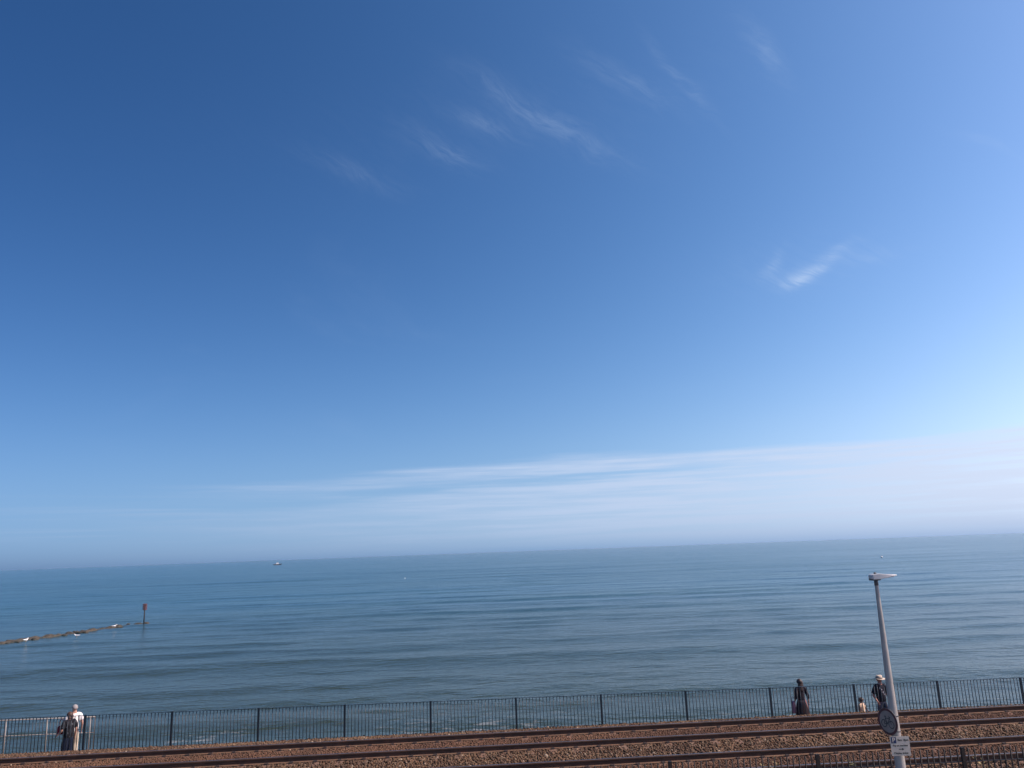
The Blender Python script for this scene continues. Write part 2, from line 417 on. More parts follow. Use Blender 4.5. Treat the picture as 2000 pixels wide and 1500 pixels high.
# sea: one sheet from under the walkway to the horizon, with real swell
def make_sea():
    ys = [27.6]
    while ys[-1] < 1600: ys.append(ys[-1] + 0.38 + 0.0042 * (ys[-1] - 27.6))
    n0 = len(ys)
    while ys[-1] < 24000: ys.append(ys[-1] * 1.12)
    ys = np.array(ys); nc = 190
    t = np.linspace(-1, 1, nc)
    Y, T = np.meshgrid(ys, t, indexing='ij')
    X = T * (1.05 * Y + 45)
    dy = np.gradient(ys)[:, None] * np.ones_like(X)
    Z = np.zeros_like(X)
    for i in range(64):
        if i < 22:
            lam = rng.uniform(8.0, 17.0); ang = rng.normal(0, 0.10); a = 0.0145 * rng.uniform(0.5, 1.4)
        else:
            lam = 2.6 * (7.0 / 2.6) ** rng.random(); ang = rng.normal(0, 0.28); a = 0.0055 * (lam / 4.0) * rng.uniform(0.5, 1.4)
        kk = 2 * math.pi / lam
        ph = rng.uniform(0, 6.28)
        keep = np.clip(1.6 - dy * 4.0 / lam, 0, 1)
        Z += keep * a * np.sin(kk * (X * math.sin(ang) + Y * math.cos(ang)) + ph)
    # longer sets of rollers coming in
    for lam, a, ang, ph in ((21, .035, .05, .4), (27, .035, -.06, 2.1), (34, .04, .02, 4.0)):
        keep = np.clip(1.6 - dy * 4.0 / lam, 0, 1)
        arg = 2 * math.pi / lam * (X * math.sin(ang) + Y * math.cos(ang)) + ph + 0.6 * np.sin(X * 0.021 + Y * .004)
        Z += keep * a * (np.exp(1.2 * np.sin(arg)) / 2.0 - 0.6)
    V = np.stack([X, Y, Z + SEA_Z], -1).reshape(-1, 3)
    nr = len(ys)
    i = np.arange(nr - 1)[:, None] * nc + np.arange(nc - 1)[None, :]
    q = np.stack([i, i + 1, i + nc + 1, i + nc], -1).reshape(-1, 4)
    me = bpy.data.meshes.new('sea')
    me.vertices.add(len(V)); me.vertices.foreach_set('co', V.astype(np.float32).ravel())
    me.loops.add(q.size); me.loops.foreach_set('vertex_index', q.astype(np.int32).ravel())
    me.polygons.add(len(q)); me.polygons.foreach_set('loop_start', np.arange(0, q.size, 4, dtype=np.int32))
    me.polygons.foreach_set('use_smooth', np.ones(len(q), dtype=bool))
    me.materials.append(M['water']); me.update(calc_edges=True); me.validate()
    o = link('sea', me); tag(o, kind='structure')
make_sea()

def strip(name, x0, x1, y0, y1, z0, z1, mat, n=1):
    mb = MB().box(((x0 + x1) / 2, (y0 + y1) / 2, (z0 + z1) / 2), (x1 - x0, y1 - y0, z1 - z0))
    return tag(build(name, mb, mat), kind='structure')
# land under everything, road and pavement below the window
strip('ground', -90, 90, -40, 26.0, -6.0, -0.16, M['bed'])
strip('road', -90, 90, 3.0, 12.2, -0.15, 0.0, M['asphalt'])
strip('pavement', -90, 90, 12.35, 15.0 - 0.0, -0.155, 0.12, M['paving'])
strip('kerb', -90, 90, 12.2, 12.35, -0.152, 0.125, M['concrete'])
strip('pavement_near', -90, 90, -40, 3.0, -0.158, 0.11, M['paving'])
for x in range(-14, 15):
    o = tag(build('road_line', MB().box((0, 0, 0), (2.0, 0.1, 0.004)), M['white_paint'], loc=(x * 6.0, 7.6, 0.006)), kind='structure')

# track bed between the two fences
def make_bed():
    xs = np.linspace(-46, 46, 93); ts = np.linspace(0, 1, 60); mb = MB()
    vs = []
    for x in xs:
        ya, yb = near_fence_y(x) - 0.25, far_fence_y(x) + 0.12
        for t in ts:
            y = ya + (yb - ya) * t
            vs.append((x, y, float(bed_h(off_of(x, y))) - 0.035))
    n = len(ts)
    fs = [(i * n + j, (i + 1) * n + j, (i + 1) * n + j + 1, i * n + j + 1) for i in range(len(xs) - 1) for j in range(n - 1)]
    mb.add(vs, fs)
    tag(build('track_bed', mb, M['bed'], smooth=True), kind='structure')
make_bed()

# sea wall with the walkway behind the fence
def make_wall():
    X0, X1 = -46, 46
    prof = [(0.14, -0.30), (0.30, -0.30), (0.30, -0.62), (2.02, -0.66), (2.02, -0.62), (2.30, -0.62), (2.30, -0.80), (2.25, -0.85), (3.1, -6.0), (-0.4, -6.0), (-0.4, -0.33), (0.14, -0.33)]
    a = [(X0, far_fence_y(X0) + p[0], p[1]) for p in prof]; b = [(X1, far_fence_y(X1) + p[0], p[1]) for p in prof]
    mb = MB().loft([a, b])
    tag(build('sea_wall_walkway', mb, M['concrete']), kind='structure')
make_wall()

# ballast: real stones, uncountable
def make_ballast():
    g = 0.064
    xs = np.arange(-21, 22, g)
    P = []; O = []
    for off in np.arange(-9.4, 3.0, g):
        o = off + rng.uniform(-.45, .45, len(xs)) * g
        s = xs + rng.uniform(-.5, .5, len(xs)) * g
        X = T0.x + TD.x * s + TN.x * o; Y = T0.y + TD.y * s + TN.y * o
        ok = (np.abs(X) < 0.74 * Y + 1.2) & (Y < 26.37 + FS * X + 0.10) & (Y > 15.15 + NS * X - 0.1)
        for ro in RAIL_OFF: ok &= np.abs(o - ro) > 0.095
        for c in (-0.7525, -4.2525): ok &= np.abs(o - c) > 0.64
        # sleeper footprints stay clear
        ph = np.abs(((s + 0.325) % 0.65) - 0.325)
        for ro in RAIL_OFF: ok &= ~((np.abs(o - ro) < 0.19) & (ph < 0.128))
        P.append(np.stack([X[ok], Y[ok], bed_h(o[ok])], -1)); O.append(o[ok])
    gf = 0.05; xf = np.arange(-21, 22, gf); nco = sum(len(p) for p in P)
    for c in (-0.7525, -4.2525):
        for off in np.arange(c - 0.62, c + 0.63, gf):
            o = off + rng.uniform(-.45, .45, len(xf)) * gf; s = xf + rng.uniform(-.5, .5, len(xf)) * gf
            X = T0.x + TD.x * s + TN.x * o; Y = T0.y + TD.y * s + TN.y * o
            ok = (np.abs(X) < 0.74 * Y + 1.2) & ~((np.abs(np.abs(o - c) - .7525) < 0.19) & (np.abs(((s + 0.325) % 0.65) - 0.325) < 0.128))
            P.append(np.stack([X[ok], Y[ok], bed_h(o[ok]) + 0.008], -1)); O.append(o[ok])
    P = np.concatenate(P); N = len(P); O = np.concatenate(O)
    crib = np.arange(N) >= nco
    bm = bmesh.new(); bmesh.ops.create_icosphere(bm, subdivisions=1, radius=1.0)
    bv = np.array([v.co[:] for v in bm.verts]); bf = np.array([[v.index for v in f.verts] for f in bm.faces]); bm.free()
    nv = len(bv)
    rad = rng.uniform(0.026, 0.046, N) * np.where(crib, 0.72, 1.0) * np.where(rng.random(N) < 0.06, 1.35, 1.0)
    V = bv[None] * rng.uniform(0.72, 1.12, (N, nv, 1))
    V = V * rng.uniform(0.65, 1.25, (N, 1, 3))
    q = rng.normal(size=(N, 4)); q /= np.linalg.norm(q, axis=1, keepdims=True)
    w, x, y, z = q.T
    Rm = np.stack([1 - 2 * (y * y + z * z), 2 * (x * y - z * w), 2 * (x * z + y * w), 2 * (x * y + z * w), 1 - 2 * (x * x + z * z), 2 * (y * z - x * w), 2 * (x * z - y * w), 2 * (y * z + x * w), 1 - 2 * (x * x + y * y)], -1).reshape(N, 3, 3)
    V = np.einsum('nij,nvj->nvi', Rm, V) * rad[:, None, None]
    P[:, 2] += rng.uniform(-0.028, 0.012, N) * np.where(crib, 0.5, 1.0)
    V = (V + P[:, None, :]).reshape(-1, 3)
    F = (bf[None] + (np.arange(N) * nv)[:, None, None]).reshape(-1, 3)
    me = bpy.data.meshes.new('ballast')
    me.vertices.add(len(V)); me.vertices.foreach_set('co', V.astype(np.float32).ravel())
    me.loops.add(F.size); me.loops.foreach_set('vertex_index', F.astype(np.int32).ravel())
    me.polygons.add(len(F)); me.polygons.foreach_set('loop_start', np.arange(0, F.size, 3, dtype=np.int32))
    me.materials.append(M['ballast']); me.materials.append(M['crib'])
    me.polygons.foreach_set('material_index', np.repeat(crib.astype(np.int32), len(bf)))
    me.update(calc_edges=True)
    tag(link('ballast', me), 'rusty brown crushed stone ballast around the two railway tracks', 'ballast', kind='stuff')
    print('ballast stones', N)
make_ballast()

# ------------------------------------------------------------------ railway tracks
def rail_mesh():
    L = 45.0
    h = 0.159
    prof = [(-.070, 0), (.070, 0), (.070, .011), (.030, .022), (.010, .036), (.010, .112), (.036, .124), (.036, .150), (.028, .1585), (.010, h), (-.010, h), (-.028, .1585), (-.036, .150), (-.036, .124), (-.010, .112), (-.010, .036), (-.030, .022), (-.070, .011)]
    mb = MB()
    a = [(-L, p[0], p[1]) for p in prof]; b = [(L, p[0], p[1]) for p in prof]
    mb.loft([a, b])
    n = len(prof)
    for j in range(n):
        if j in (8, 9, 10): mb.m[j] = 1
        if j in (0, 1, 2, 16, 17): mb.m[j] = 2
    return mb.mesh('rail', [M['rail'], M['railhead'], M['railfoot']])
RAIL_ME = rail_mesh()
def sleeper_mesh():
    mb = MB()
    # slightly dished concrete sleeper, wider at the bottom
    def ring(x, wt, wb, zt, zb): return [(-wb / 2, x, zb), (wb / 2, x, zb), (wt / 2, x, zt), (-wt / 2, x, zt)]
    mb.loft([ring(-1.22, .21, .25, -.02, -.2), ring(-1.19, .225, .26, 0, -.2), ring(-.45, .225, .26, 0, -.2), ring(-.3, .21, .25, -.025, -.2), ring(.3, .21, .25, -.025, -.2), ring(.45, .225, .26, 0, -.2), ring(1.19, .225, .26, 0, -.2), ring(1.22, .21, .25, -.02, -.2)])
    return mb.mesh('sleeper', M['sleeper'])
SLEEPER_ME = sleeper_mesh()
def fastening_mesh():
    mb = MB()
    mb.box((0, 0, .003), (.16, .20, .008))
    for s in (-1, 1):
        mb.box((0, s * .095, .022), (.07, .045, .035))
        mb.tube([(-.05, s * .10, .03), (-.05, s * .075, .045), (.0, s * .065, .04), (.05, s * .075, .045), (.05, s * .11, .03)], .009, 5)
    return mb.mesh('rail_fastening', M['clip'])
FAST_ME = fastening_mesh()
SL_TOP = RAIL_TOP - 0.159 - 0.008
def make_track(c_off, label):
    root = empty('railway_track', track(0, c_off, SL_TOP), SL)
    tag(root, label, 'railway track', 'railway tracks along the sea wall')
    for s in (-.7525, .7525): link('rail', RAIL_ME, root, (0, s, .008))
    for i in range(-36, 37):
        sl = link('sleeper', SLEEPER_ME, root, (i * .65, random.uniform(-.012, .012), random.uniform(-.006, .004)), (0, 0, random.uniform(-.006, .006)))
        if abs(i) < 30:
            for s in (-.7525, .7525): link('rail_fastening', FAST_ME, sl, (0, s - sl.location.y, -sl.location.z))
make_track(-.7525, 'farther railway track, the one right beside the seaward fence')
make_track(-4.2525, 'nearer railway track, cut off by the bottom of the picture')

# ------------------------------------------------------------------ fences
def bar_mesh(h, r, n=6):
    return MB().tube([(0, 0, 0), (0, 0, h)], r, n)
def make_fence(name, label, x_first, k0, k1, v0, v1, fy, slope, top, base, pitch_n, bay, br, pw, mat, railz, proud=0.0):
    """k0..k1 bays, of which v0..v1 are in view with single bars; the rest continue out of the frame"""
    a = math.atan(slope)
    root = empty(name, (x_first, fy(x_first), base), a)
    tag(root, label, 'fence', 'railway fences')
    H = top - base
    pm = MB().box((0, 0, (H + .012) / 2), (pw, pw * .8, H + .012)).mesh('post', mat)
    bmh = bar_mesh(H - .11 + proud, br).mesh('bar', mat, True)
    L = bay / math.cos(a)
    for k in range(k0, k1 + 1): link('post', pm, root, (k * L, 0, 0))
    rest = MB()
    for k in range(k0, k1):
        for j in range(1, pitch_n):
            x = (k + j / pitch_n) * L
            if v0 <= k + j / pitch_n <= v1: link('bar', bmh, root, (x, random.uniform(-.002, .002), .10), (random.uniform(-.004, .004), random.uniform(-.006, .006), 0))
            else: rest.tube([(x, 0, .10), (x, 0, H - .01 + proud)], br, 5)
        for zc in railz:
            rm = MB().box(((k + .5) * L, 0, zc if zc > 0 else H + zc), (L - pw - .004, .045, .012))
            build('horizontal_rail', rm, mat, root)
    if rest.v: tag(build('bar', rest, mat, root), kind='stuff')
    return root
make_fence('seaward_fence', 'long dark blue-black vertical bar fence between the tracks and the sea', -11.24, -6, 14, -1.62, 10.08,
           far_fence_y, FS, 0.97, -0.32, 25, 2.748, .0120, .062, M['fence'], (.12, -.008))
make_fence('landward_fence', 'dark vertical bar fence at bottom right in front of the nearer track', 8.14, -12, 4, -2.95, 2.05,
           near_fence_y, NS, 1.72, 0.02, 24, 2.75, .0140, .065, M["fence2"], (.16, -.24), 0.0)

# galvanised hand railing on the edge of the walkway, far left
def make_railing():
    y = 28.22
    x1 = at_y(186, 1405, y).x; x0 = x1 - 9.6
    root = empty('galvanised_railing', (x1, y, -0.63), math.atan(FS))
    tag(root, 'pale galvanised two-rail handrail on the sea wall behind the strolling couple', 'railing')
    zt = at_y(100, 1403, y).z - root.location.z
    zm = at_y(60, 1435, y).z - root.location.z
    xs = [0.0, at_y(177, 1405, y).x - x1, at_y(94, 1405, y).x - x1, at_y(15, 1405, y).x - x1]
    d = xs[2] - xs[3]
    while xs[-1] > -9: xs.append(xs[-1] - d)
    for x in xs: build('post', MB().tube([(x, 0, 0), (x, 0, zt)], .019, 8), M['galv'], root, True)
    L = min(xs)
    build('top_rail', MB().tube([(L, 0, zt), (0, 0, zt)], .018, 8), M['galv'], root, True)
    build('middle_rail', MB().tube([(L, 0, zm), (0, 0, zm)], .012, 8), M['galv'], root, True)
make_railing()

# ------------------------------------------------------------------ street lamp with two signs
LY = 14.6
LX = (at_y(1711, 1130, LY).x + at_y(1757, 1490, LY).x) / 2
LTOP = at_y(1712, 1128, LY).z
def make_lamp():
    root = empty('street_lamp', (LX, LY, 0.12))
    tag(root, 'tall grey tapered street lamp with flat white lantern standing at the right', 'street lamp')
    H = LTOP - 0.12
    mb = MB().tube([(0, 0, -.1), (0, 0, 1.25), (0, 0, 1.30), (0, 0, 1.34), (0, 0, H - .06), (0, 0, H)], [.100, .099, .097, .091, .030, .030], 20)
    build('column', mb, M['lamp_grey'], root, True)
    build('base_door', MB().box((0, -.098, .75), (.10, .012, .5)), M['lamp_grey'], root)
    build('collar', MB().tube([(0, 0, H - .14), (0, 0, H - .02)], .036, 16), M['lamp_dark'], root, True)
    # lantern: deep rear housing, tapering to a thin blade that points along +x
    def ring(x, w, zb, zt): return [(x, -w / 2, zb), (x, w / 2, zb), (x, w / 2 * .92, zt), (x, -w / 2 * .92, zt)]
    lan = MB().loft([ring(-.115, .15, -.015, .05), ring(-.09, .20, -.03, .075), ring(.05, .22, -.028, .09), ring(.18, .22, -.005, .075), ring(.30, .20, .02, .062), ring(.42, .15, .035, .055)])
    lo = build('lantern', lan, M['lamp_head'], root, loc=(0, 0, H - .005)); bevel(lo, .008); lo.scale = (.88, .9, .85)
    build('lantern_base', MB().box((-.02, 0, -.03), (.17, .17, .045)), M['lamp_dark'], lo)
    build('lamp_glass', MB().box((.22, 0, 0.002), (.26, .16, .012), rot=Matrix.Rotation(-.14, 3, 'Y')), M['glass'], lo)
    build('photocell', MB().tube([(0, 0, .085), (0, 0, .115), (0, 0, .12)], [.028, .026, .012], 10), M['lamp_dark'], lo, True)
    for py in (1397, 1427, 1446, 1468):
        z = at_y(1750, py, LY).z - .12
        build('clamp_band', MB().tube([(0, 0, z - .011), (0, 0, z + .011)], .091 - (z - 1.34) * .0175 + .004, 16), M['lamp_dark'], root, True)
make_lamp()

def flat_text(body, size, mat, parent, loc, rot=(math.pi / 2, 0, 0), name='lettering', bold=0.0):
    cu = bpy.data.curves.new(name, 'FONT'); cu.body = body; cu.size = size; cu.extrude = 0.0008; cu.offset = bold
    cu.align_x = 'CENTER'; cu.align_y = 'CENTER'
    t = bpy.data.objects.new(name, cu); COL.objects.link(t)
    bpy.context.view_layer.update()
    me = bpy.data.meshes.new_from_object(t.evaluated_get(bpy.context.evaluated_depsgraph_get()))
    bpy.data.objects.remove(t); bpy.data.curves.remove(cu)
    me.materials.clear(); me.materials.append(mat)
    return link(name, me, parent, loc, rot)

def make_parking_sign():
    c = at_y(1758.5, 1457, LY - .14)
    root = empty('parking_sign', (c.x, c.y, c.z), R(-3))
    tag(root, 'small white parking plate with blue P panel low on the lamp post', 'sign')
    w, h = .325, .315
    p = build('plate', MB().box((0, 0, 0), (w, .004, h)), M['sign_white'], root)
    f = -.0035
    build('blue_panel', MB().box((-w / 2 + .058, f, h / 2 - .062), (.088, .003, .100)), M['sign_blue'], root)
    flat_text('P', .105, M['sign_white'], root, (-w / 2 + .058, f - .003, h / 2 - .062), name='letter', bold=.002)
    flat_text('8am  8pm', .046, M['sign_black'], root, (.055, f, h / 2 - .062), bold=.001)
    flat_text('Pay at machine', .042, M['sign_black'], root, (0, f, .008), bold=.001)
    arrow = MB().add([(-.045, 0, -.006), (.012, 0, -.006), (.012, 0, -.022), (.045, 0, 0), (.012, 0, .022), (.012, 0, .006), (-.045, 0, .006)], [(0, 1, 2, 3, 4, 5, 6)])
    build('arrow', arrow, M['sign_black'], root, loc=(.012, f, -.052))
    flat_text('Display ticket', .044, M['sign_black'], root, (0, f, -.115), bold=.001)
    for z in (.09, -.09): build('bracket', MB().box((0, .018, z), (.16, .03, .03)), M['galv'], root)
make_parking_sign()

def make_disc_sign():
    c = at_y(1737, 1409, LY - .02)
    root = empty('round_sign', (LX - .135, LY - .03, c.z), R(-80) + R(10))
    tag(root, 'round red-bordered sign with bicycle mark, dull and in shade, on the lamp post', 'sign')
    r = .225; n = 40
    def disc(rad, y): return [(rad * math.cos(2 * math.pi * i / n), y, rad * math.sin(2 * math.pi * i / n)) for i in range(n)]
    build('plate', MB().loft([disc(r, .004), disc(r, 0)]), M['sign_back'], root)
    build('red_ring', MB().loft([disc(r - .004, -.0005), disc(r - .004, -.003), disc(r * .80, -.003), disc(r * .80, -.0005)], cap=False), M['sign_red'], root)
    build('white_face', MB().loft([disc(r * .80 - .001, -.0002), disc(r * .80 - .001, -.002)]), M['sign_dull'], root)
    # bicycle mark: two wheels, frame, saddle and handlebar in one flat print
    fig = MB()
    def quad(x0, z0, x1, z1, w):
        d = Vector((x1 - x0, 0, z1 - z0)).normalized(); s = Vector((-d.z, 0, d.x)) * w / 2
        a, b = Vector((x0, -.0032, z0)), Vector((x1, -.0032, z1)); fig.add([a - s, b - s, b + s, a + s], [(0, 1, 2, 3)])
    for cx in (-.082, .082):
        nn = 20
        ro = [(cx + .066 * math.cos(2 * math.pi * i / nn), -.0032, -.04 + .066 * math.sin(2 * math.pi * i / nn)) for i in range(nn)]
        ri = [(cx + .050 * math.cos(2 * math.pi * i / nn), -.0032, -.04 + .050 * math.sin(2 * math.pi * i / nn)) for i in range(nn)]
        fig.loft([ro, ri], cap=False)
    for q in ((-.082, -.04, -.035, .055), (-.035, .055, .05, .055), (.05, .055, -.005, -.04), (-.005, -.04, -.035, .055), (-.082, -.04, -.005, -.04), (.082, -.04, .045, .085), (-.035, .055, -.042, .08)): quad(*q, .014)
    quad(-.065, .082, -.02, .082, .016); quad(.03, .088, .075, .075, .014)
    build('bicycle_mark', fig, M['figure_grey'], root)
    build('channel', MB().box((0, .014, .07), (.32, .016, .03)), M['galv'], root)
    build('channel', MB().box((0, .014, -.07), (.32, .016, .03)), M['galv'], root)
make_disc_sign()

# ------------------------------------------------------------------ weeds along the landward fence
def make_weed(px, py, y, h, n, mat, label):
    p = at_y(px, py, y)
    off = off_of(p.x, p.y)
    base = Vector((p.x, y, float(bed_h(off)) - .03))
    root = empty('weed_plant', base); tag(root, label, 'plant', 'weeds along the landward fence')
    H = max(h, p.z - base.z)
    st = MB(); lf = MB()
    for i in range(n):
        a = random.uniform(0, 6.28); lean = random.uniform(.05, .28); hh = H * random.uniform(.7, 1.0)
        pts = [Vector((math.cos(a) * lean * t * t * hh, math.sin(a) * lean * t * t * hh, t * hh)) for t in (0, .35, .7, 1)]
        st.tube(pts, [.006, .005, .004, .002], 5)
        for j in range(26):
            t = random.uniform(.2, 1.0); c = Vector((math.cos(a) * lean * t * t * hh, math.sin(a) * lean * t * t * hh, t * hh))
            b = random.uniform(0, 6.28); L = random.uniform(.06, .13); w = L * .22
            d = Vector((math.cos(b), math.sin(b), random.uniform(-.2, .7))).normalized(); s = d.cross(Vector((0, 0, 1))).normalized() * w
            lf.add([c, c + d * L * .5 + s, c + d * L, c + d * L * .5 - s - Vector((0, 0, .008))], [(0, 1, 2), (0, 2, 3)])
    build('stem', st, mat, root); build('foliage', lf, mat, root)
make_weed(1672, 1466, 15.75, .8, 9, M['leaf'], 'dark green weed growing through the landward fence left of the lamp post')
make_weed(1925, 1468, 16.9, .5, 7, M['leaf_dry'], 'yellowing weed between the landward fence and the nearer track at far right')
make_weed(1495, 1480, 16.9, .4, 6, M['leaf_dry'], 'small yellowish weed behind the landward fence left of the lamp')

# ------------------------------------------------------------------ breakwater, beacon, gulls
B0 = at_z(-260, 1296, SEA_Z); B1 = at_z(276, 1217.5, SEA_Z)
def make_breakwater():
    root = empty('breakwater', B1); tag(root, 'low brown weedy rock breakwater awash at the left edge', 'breakwater')
    d = (B0 - B1); L = d.length; d.normalize(); s = Vector((-d.y, d.x, 0))
    mb = MB(); n = 130; rings = []
    for i in range(n + 1):
        t = i / n; c = d * (t * L)
        w = .6 + .45 * t + .35 * mnoise.noise(Vector((t * 22, 0, 3)))
        hgt = .04 + .22 * min(1, t * 1.8) + .22 * mnoise.noise(Vector((t * 38, 5, 0))) + .10 * mnoise.noise(Vector((t * 90, 9, 0)))
        c = c + s * (.6 * mnoise.noise(Vector((t * 9, 7, 1))))
        r = []
        for q, z in ((-1.5, -1.2), (-1, -.25), (-.7, .45), (-.25, .9), (.2, 1.0), (.65, .5), (1, -.25), (1.5, -1.2)):
            jx = .25 * mnoise.noise(Vector((t * 70, q * 3, 2))); jz = .16 * mnoise.noise(Vector((t * 80, q * 4, 8)))
            r.append(c + s * (q * w + jx) + Vector((0, 0, z * (hgt if z > 0 else .5) + jz)))
        rings.append(r)
    mb.loft(rings)
    build('rubble_ridge', mb, M['rock'], root)
    rock = MB()
    for i in range(70):
        t = random.random() ** .8; c = d * (t * L) + s * random.uniform(-1.4, 1.4)
        rr = random.uniform(.15, .4)
        rock.ell(c + Vector((0, 0, random.uniform(-.05, .12))), (rr * 1.3, rr, rr * .6), 7, 5, fn=lambda p: 1 + .25 * mnoise.noise(p * 2 + Vector((i, 0, 0))))
    tag(build('loose_rock', rock, M['rock'], root), kind='stuff')
make_breakwater()
def make_beacon():
    p = at_z(281, 1217, SEA_Z)
    root = empty('beacon_pole', (p.x, p.y, SEA_Z - .8)); tag(root, 'dark beacon pole with red cage topmark rising from the sea', 'beacon')
    ztop = at_y(281, 1180, p.y).z - root.location.z
    build('pole', MB().tube([(0, 0, 0), (0, 0, ztop - .1)], [.10, .075], 10), M['black_pole'], root, True)
    cage = MB(); n = 8; r = .27; z0, z1 = ztop - .80, ztop
    for i in range(n):
        a = 2 * math.pi * i / n; cage.box((r * math.cos(a), r * math.sin(a), (z0 + z1) / 2), (.07, .07, z1 - z0), rot=None)
    build('topmark_slats', cage, M['red_paint'], root)
    for z in (z0, (z0 + z1) / 2, z1):
        build('topmark_hoop', MB().tube([(r * math.cos(t * .3142), r * math.sin(t * .3142), z) for t in range(21)], .045, 6), M['red_paint'], root)
    build('cross_arm', MB().box((0, 0, z0 + .02), (2 * r, .06, .06)), M['red_paint'], root)
    build('cross_arm', MB().box((0, 0, z1 - .05), (.06, 2 * r, .06)), M['red_paint'], root)
make_beacon()
def make_gull(px, py, rz, lab, z=None, wing=False):
    p = at_z(px, py + 3, SEA_Z + .25)
    root = empty('gull', (p.x, p.y, SEA_Z + (.22 if z is None else z)), rz); tag(root, lab, 'gull', 'gulls on the breakwater')
    def f(q): return 1.0
    body = MB()
    body.loft([[(x, w * math.cos(a), zc + hgt * math.sin(a)) for a in np.linspace(0, 6.283, 12, endpoint=False)] for x, w, zc, hgt in ((-.34, .02, .30, .012), (-.22, .06, .27, .045), (-.06, .105, .24, .10), (.08, .11, .24, .115), (.18, .075, .28, .09), (.22, .06, .36, .06), (.26, .062, .41, .06), (.31, .04, .41, .04), (.33, .015, .405, .015))])
    build('body', body, M['gull_white'], root, True)
    for s in (-1, 1):
        wg = MB().loft([[(x, s * (y0 + .012 * math.cos(a)), zc + hgt * math.sin(a)) for a in np.linspace(0, 6.283, 8, endpoint=False)] for x, y0, zc, hgt in ((.10, .10, .27, .03), (0, .115, .27, .07), (-.15, .09, .27, .055), (-.32, .04, .285, .02), (-.40, .02, .29, .006))])
        build('wing', wg, M['gull_grey'] if not wing else M['gull_white'], root, True)
        build('leg', MB().tube([(0, s * .04, .16), (0, s * .04, -.02)], .01, 5), M['gull_beak'], root)
    build('beak', MB().tube([(.325, 0, .405), (.385, 0, .395)], [.016, .005], 6), M['gull_beak'], root)
make_gull(50, 1252, R(70), 'white gull on the breakwater nearest the left edge', .30, True)
make_gull(150, 1242, R(200), 'gull in the middle of the breakwater, dullest of the three')
make_gull(223, 1224, R(20), 'bright white gull on the breakwater nearest the red beacon', .30, True)

# ------------------------------------------------------------------ boat and buoys
def make_boat():
    p = at_z(542, 1103.5, SEA_Z)
    root = empty('motor_boat', (p.x, p.y, SEA_Z), math.atan2(-p.x, p.y) + R(4)); tag(root, 'small dark-hulled motor boat with white cabin far out near the horizon', 'boat')
    L = 15 / FPX * p.y
    sc = L / 10.0
    def ring(x, w, zt, zb): return [(x * sc, a * w * sc, (zb + (zt - zb) * t) * sc) for a, t in ((-1, 1), (-.85, .4), (-.3, 0), (.3, 0), (.85, .4), (1, 1))]
    hull = MB().loft([ring(-5, 1.45, 1.1, -.3), ring(-2, 1.6, 1.1, -.4), ring(1.5, 1.5, 1.25, -.4), ring(3.8, .85, 1.5, -.2), ring(5, .06, 1.75, .9)])
    build('hull', hull, M['hull'], root)
    build('deck', MB().box((-.6 * sc, 0, 1.18 * sc), (8.0 * sc, 2.6 * sc, .16 * sc)), M['boat_white'], root)
    cab = MB().loft([[(-1.6 * sc, -1.1 * sc, 1.2 * sc), (1.6 * sc, -1.1 * sc, 1.2 * sc), (1.6 * sc, 1.1 * sc, 1.2 * sc), (-1.6 * sc, 1.1 * sc, 1.2 * sc)], [(-1.4 * sc, -.95 * sc, 2.9 * sc), (.7 * sc, -.95 * sc, 2.9 * sc), (.7 * sc, .95 * sc, 2.9 * sc), (-1.4 * sc, .95 * sc, 2.9 * sc)]])
    c = build('cabin', cab, M['boat_white'], root)
    build('window', MB().box((-.35 * sc, 0, 2.35 * sc), (1.5 * sc, 2.14 * sc, .45 * sc)), M['boat_glass'], c)
    build('roof', MB().box((-.3 * sc, 0, 2.96 * sc), (2.9 * sc, 2.2 * sc, .12 * sc)), M['boat_white'], c)
    build('mast', MB().tube([(-.8 * sc, 0, 3 * sc), (-.8 * sc, 0, 4.3 * sc)], .05 * sc, 6), M['boat_white'], c)
make_boat()
def make_buoy(px, py, rad, label):
    p = at_z(px, py + 1.5, SEA_Z)
    root = empty('buoy', (p.x, p.y, SEA_Z)); tag(root, label, 'buoy', 'small white buoys')
    build('float', MB().ell((0, 0, rad * .5), (rad, rad, rad * .95), 14, 9), M['boat_white'], root, True)
    build('band', MB().tube([(0, 0, rad * .30), (0, 0, rad * .42)], rad * 1.0, 14), M['hull'], root, True)
    build('lifting_eye', MB().tube([(0, 0, rad * 1.3), (0, 0, rad * 1.9)], rad * .16, 8), M['galv'], root)
make_buoy(791, 1128.5, .19, 'tiny white buoy in the middle of the sea')
make_buoy(1722, 1087.5, .40, 'tiny white buoy far out above the street lamp')

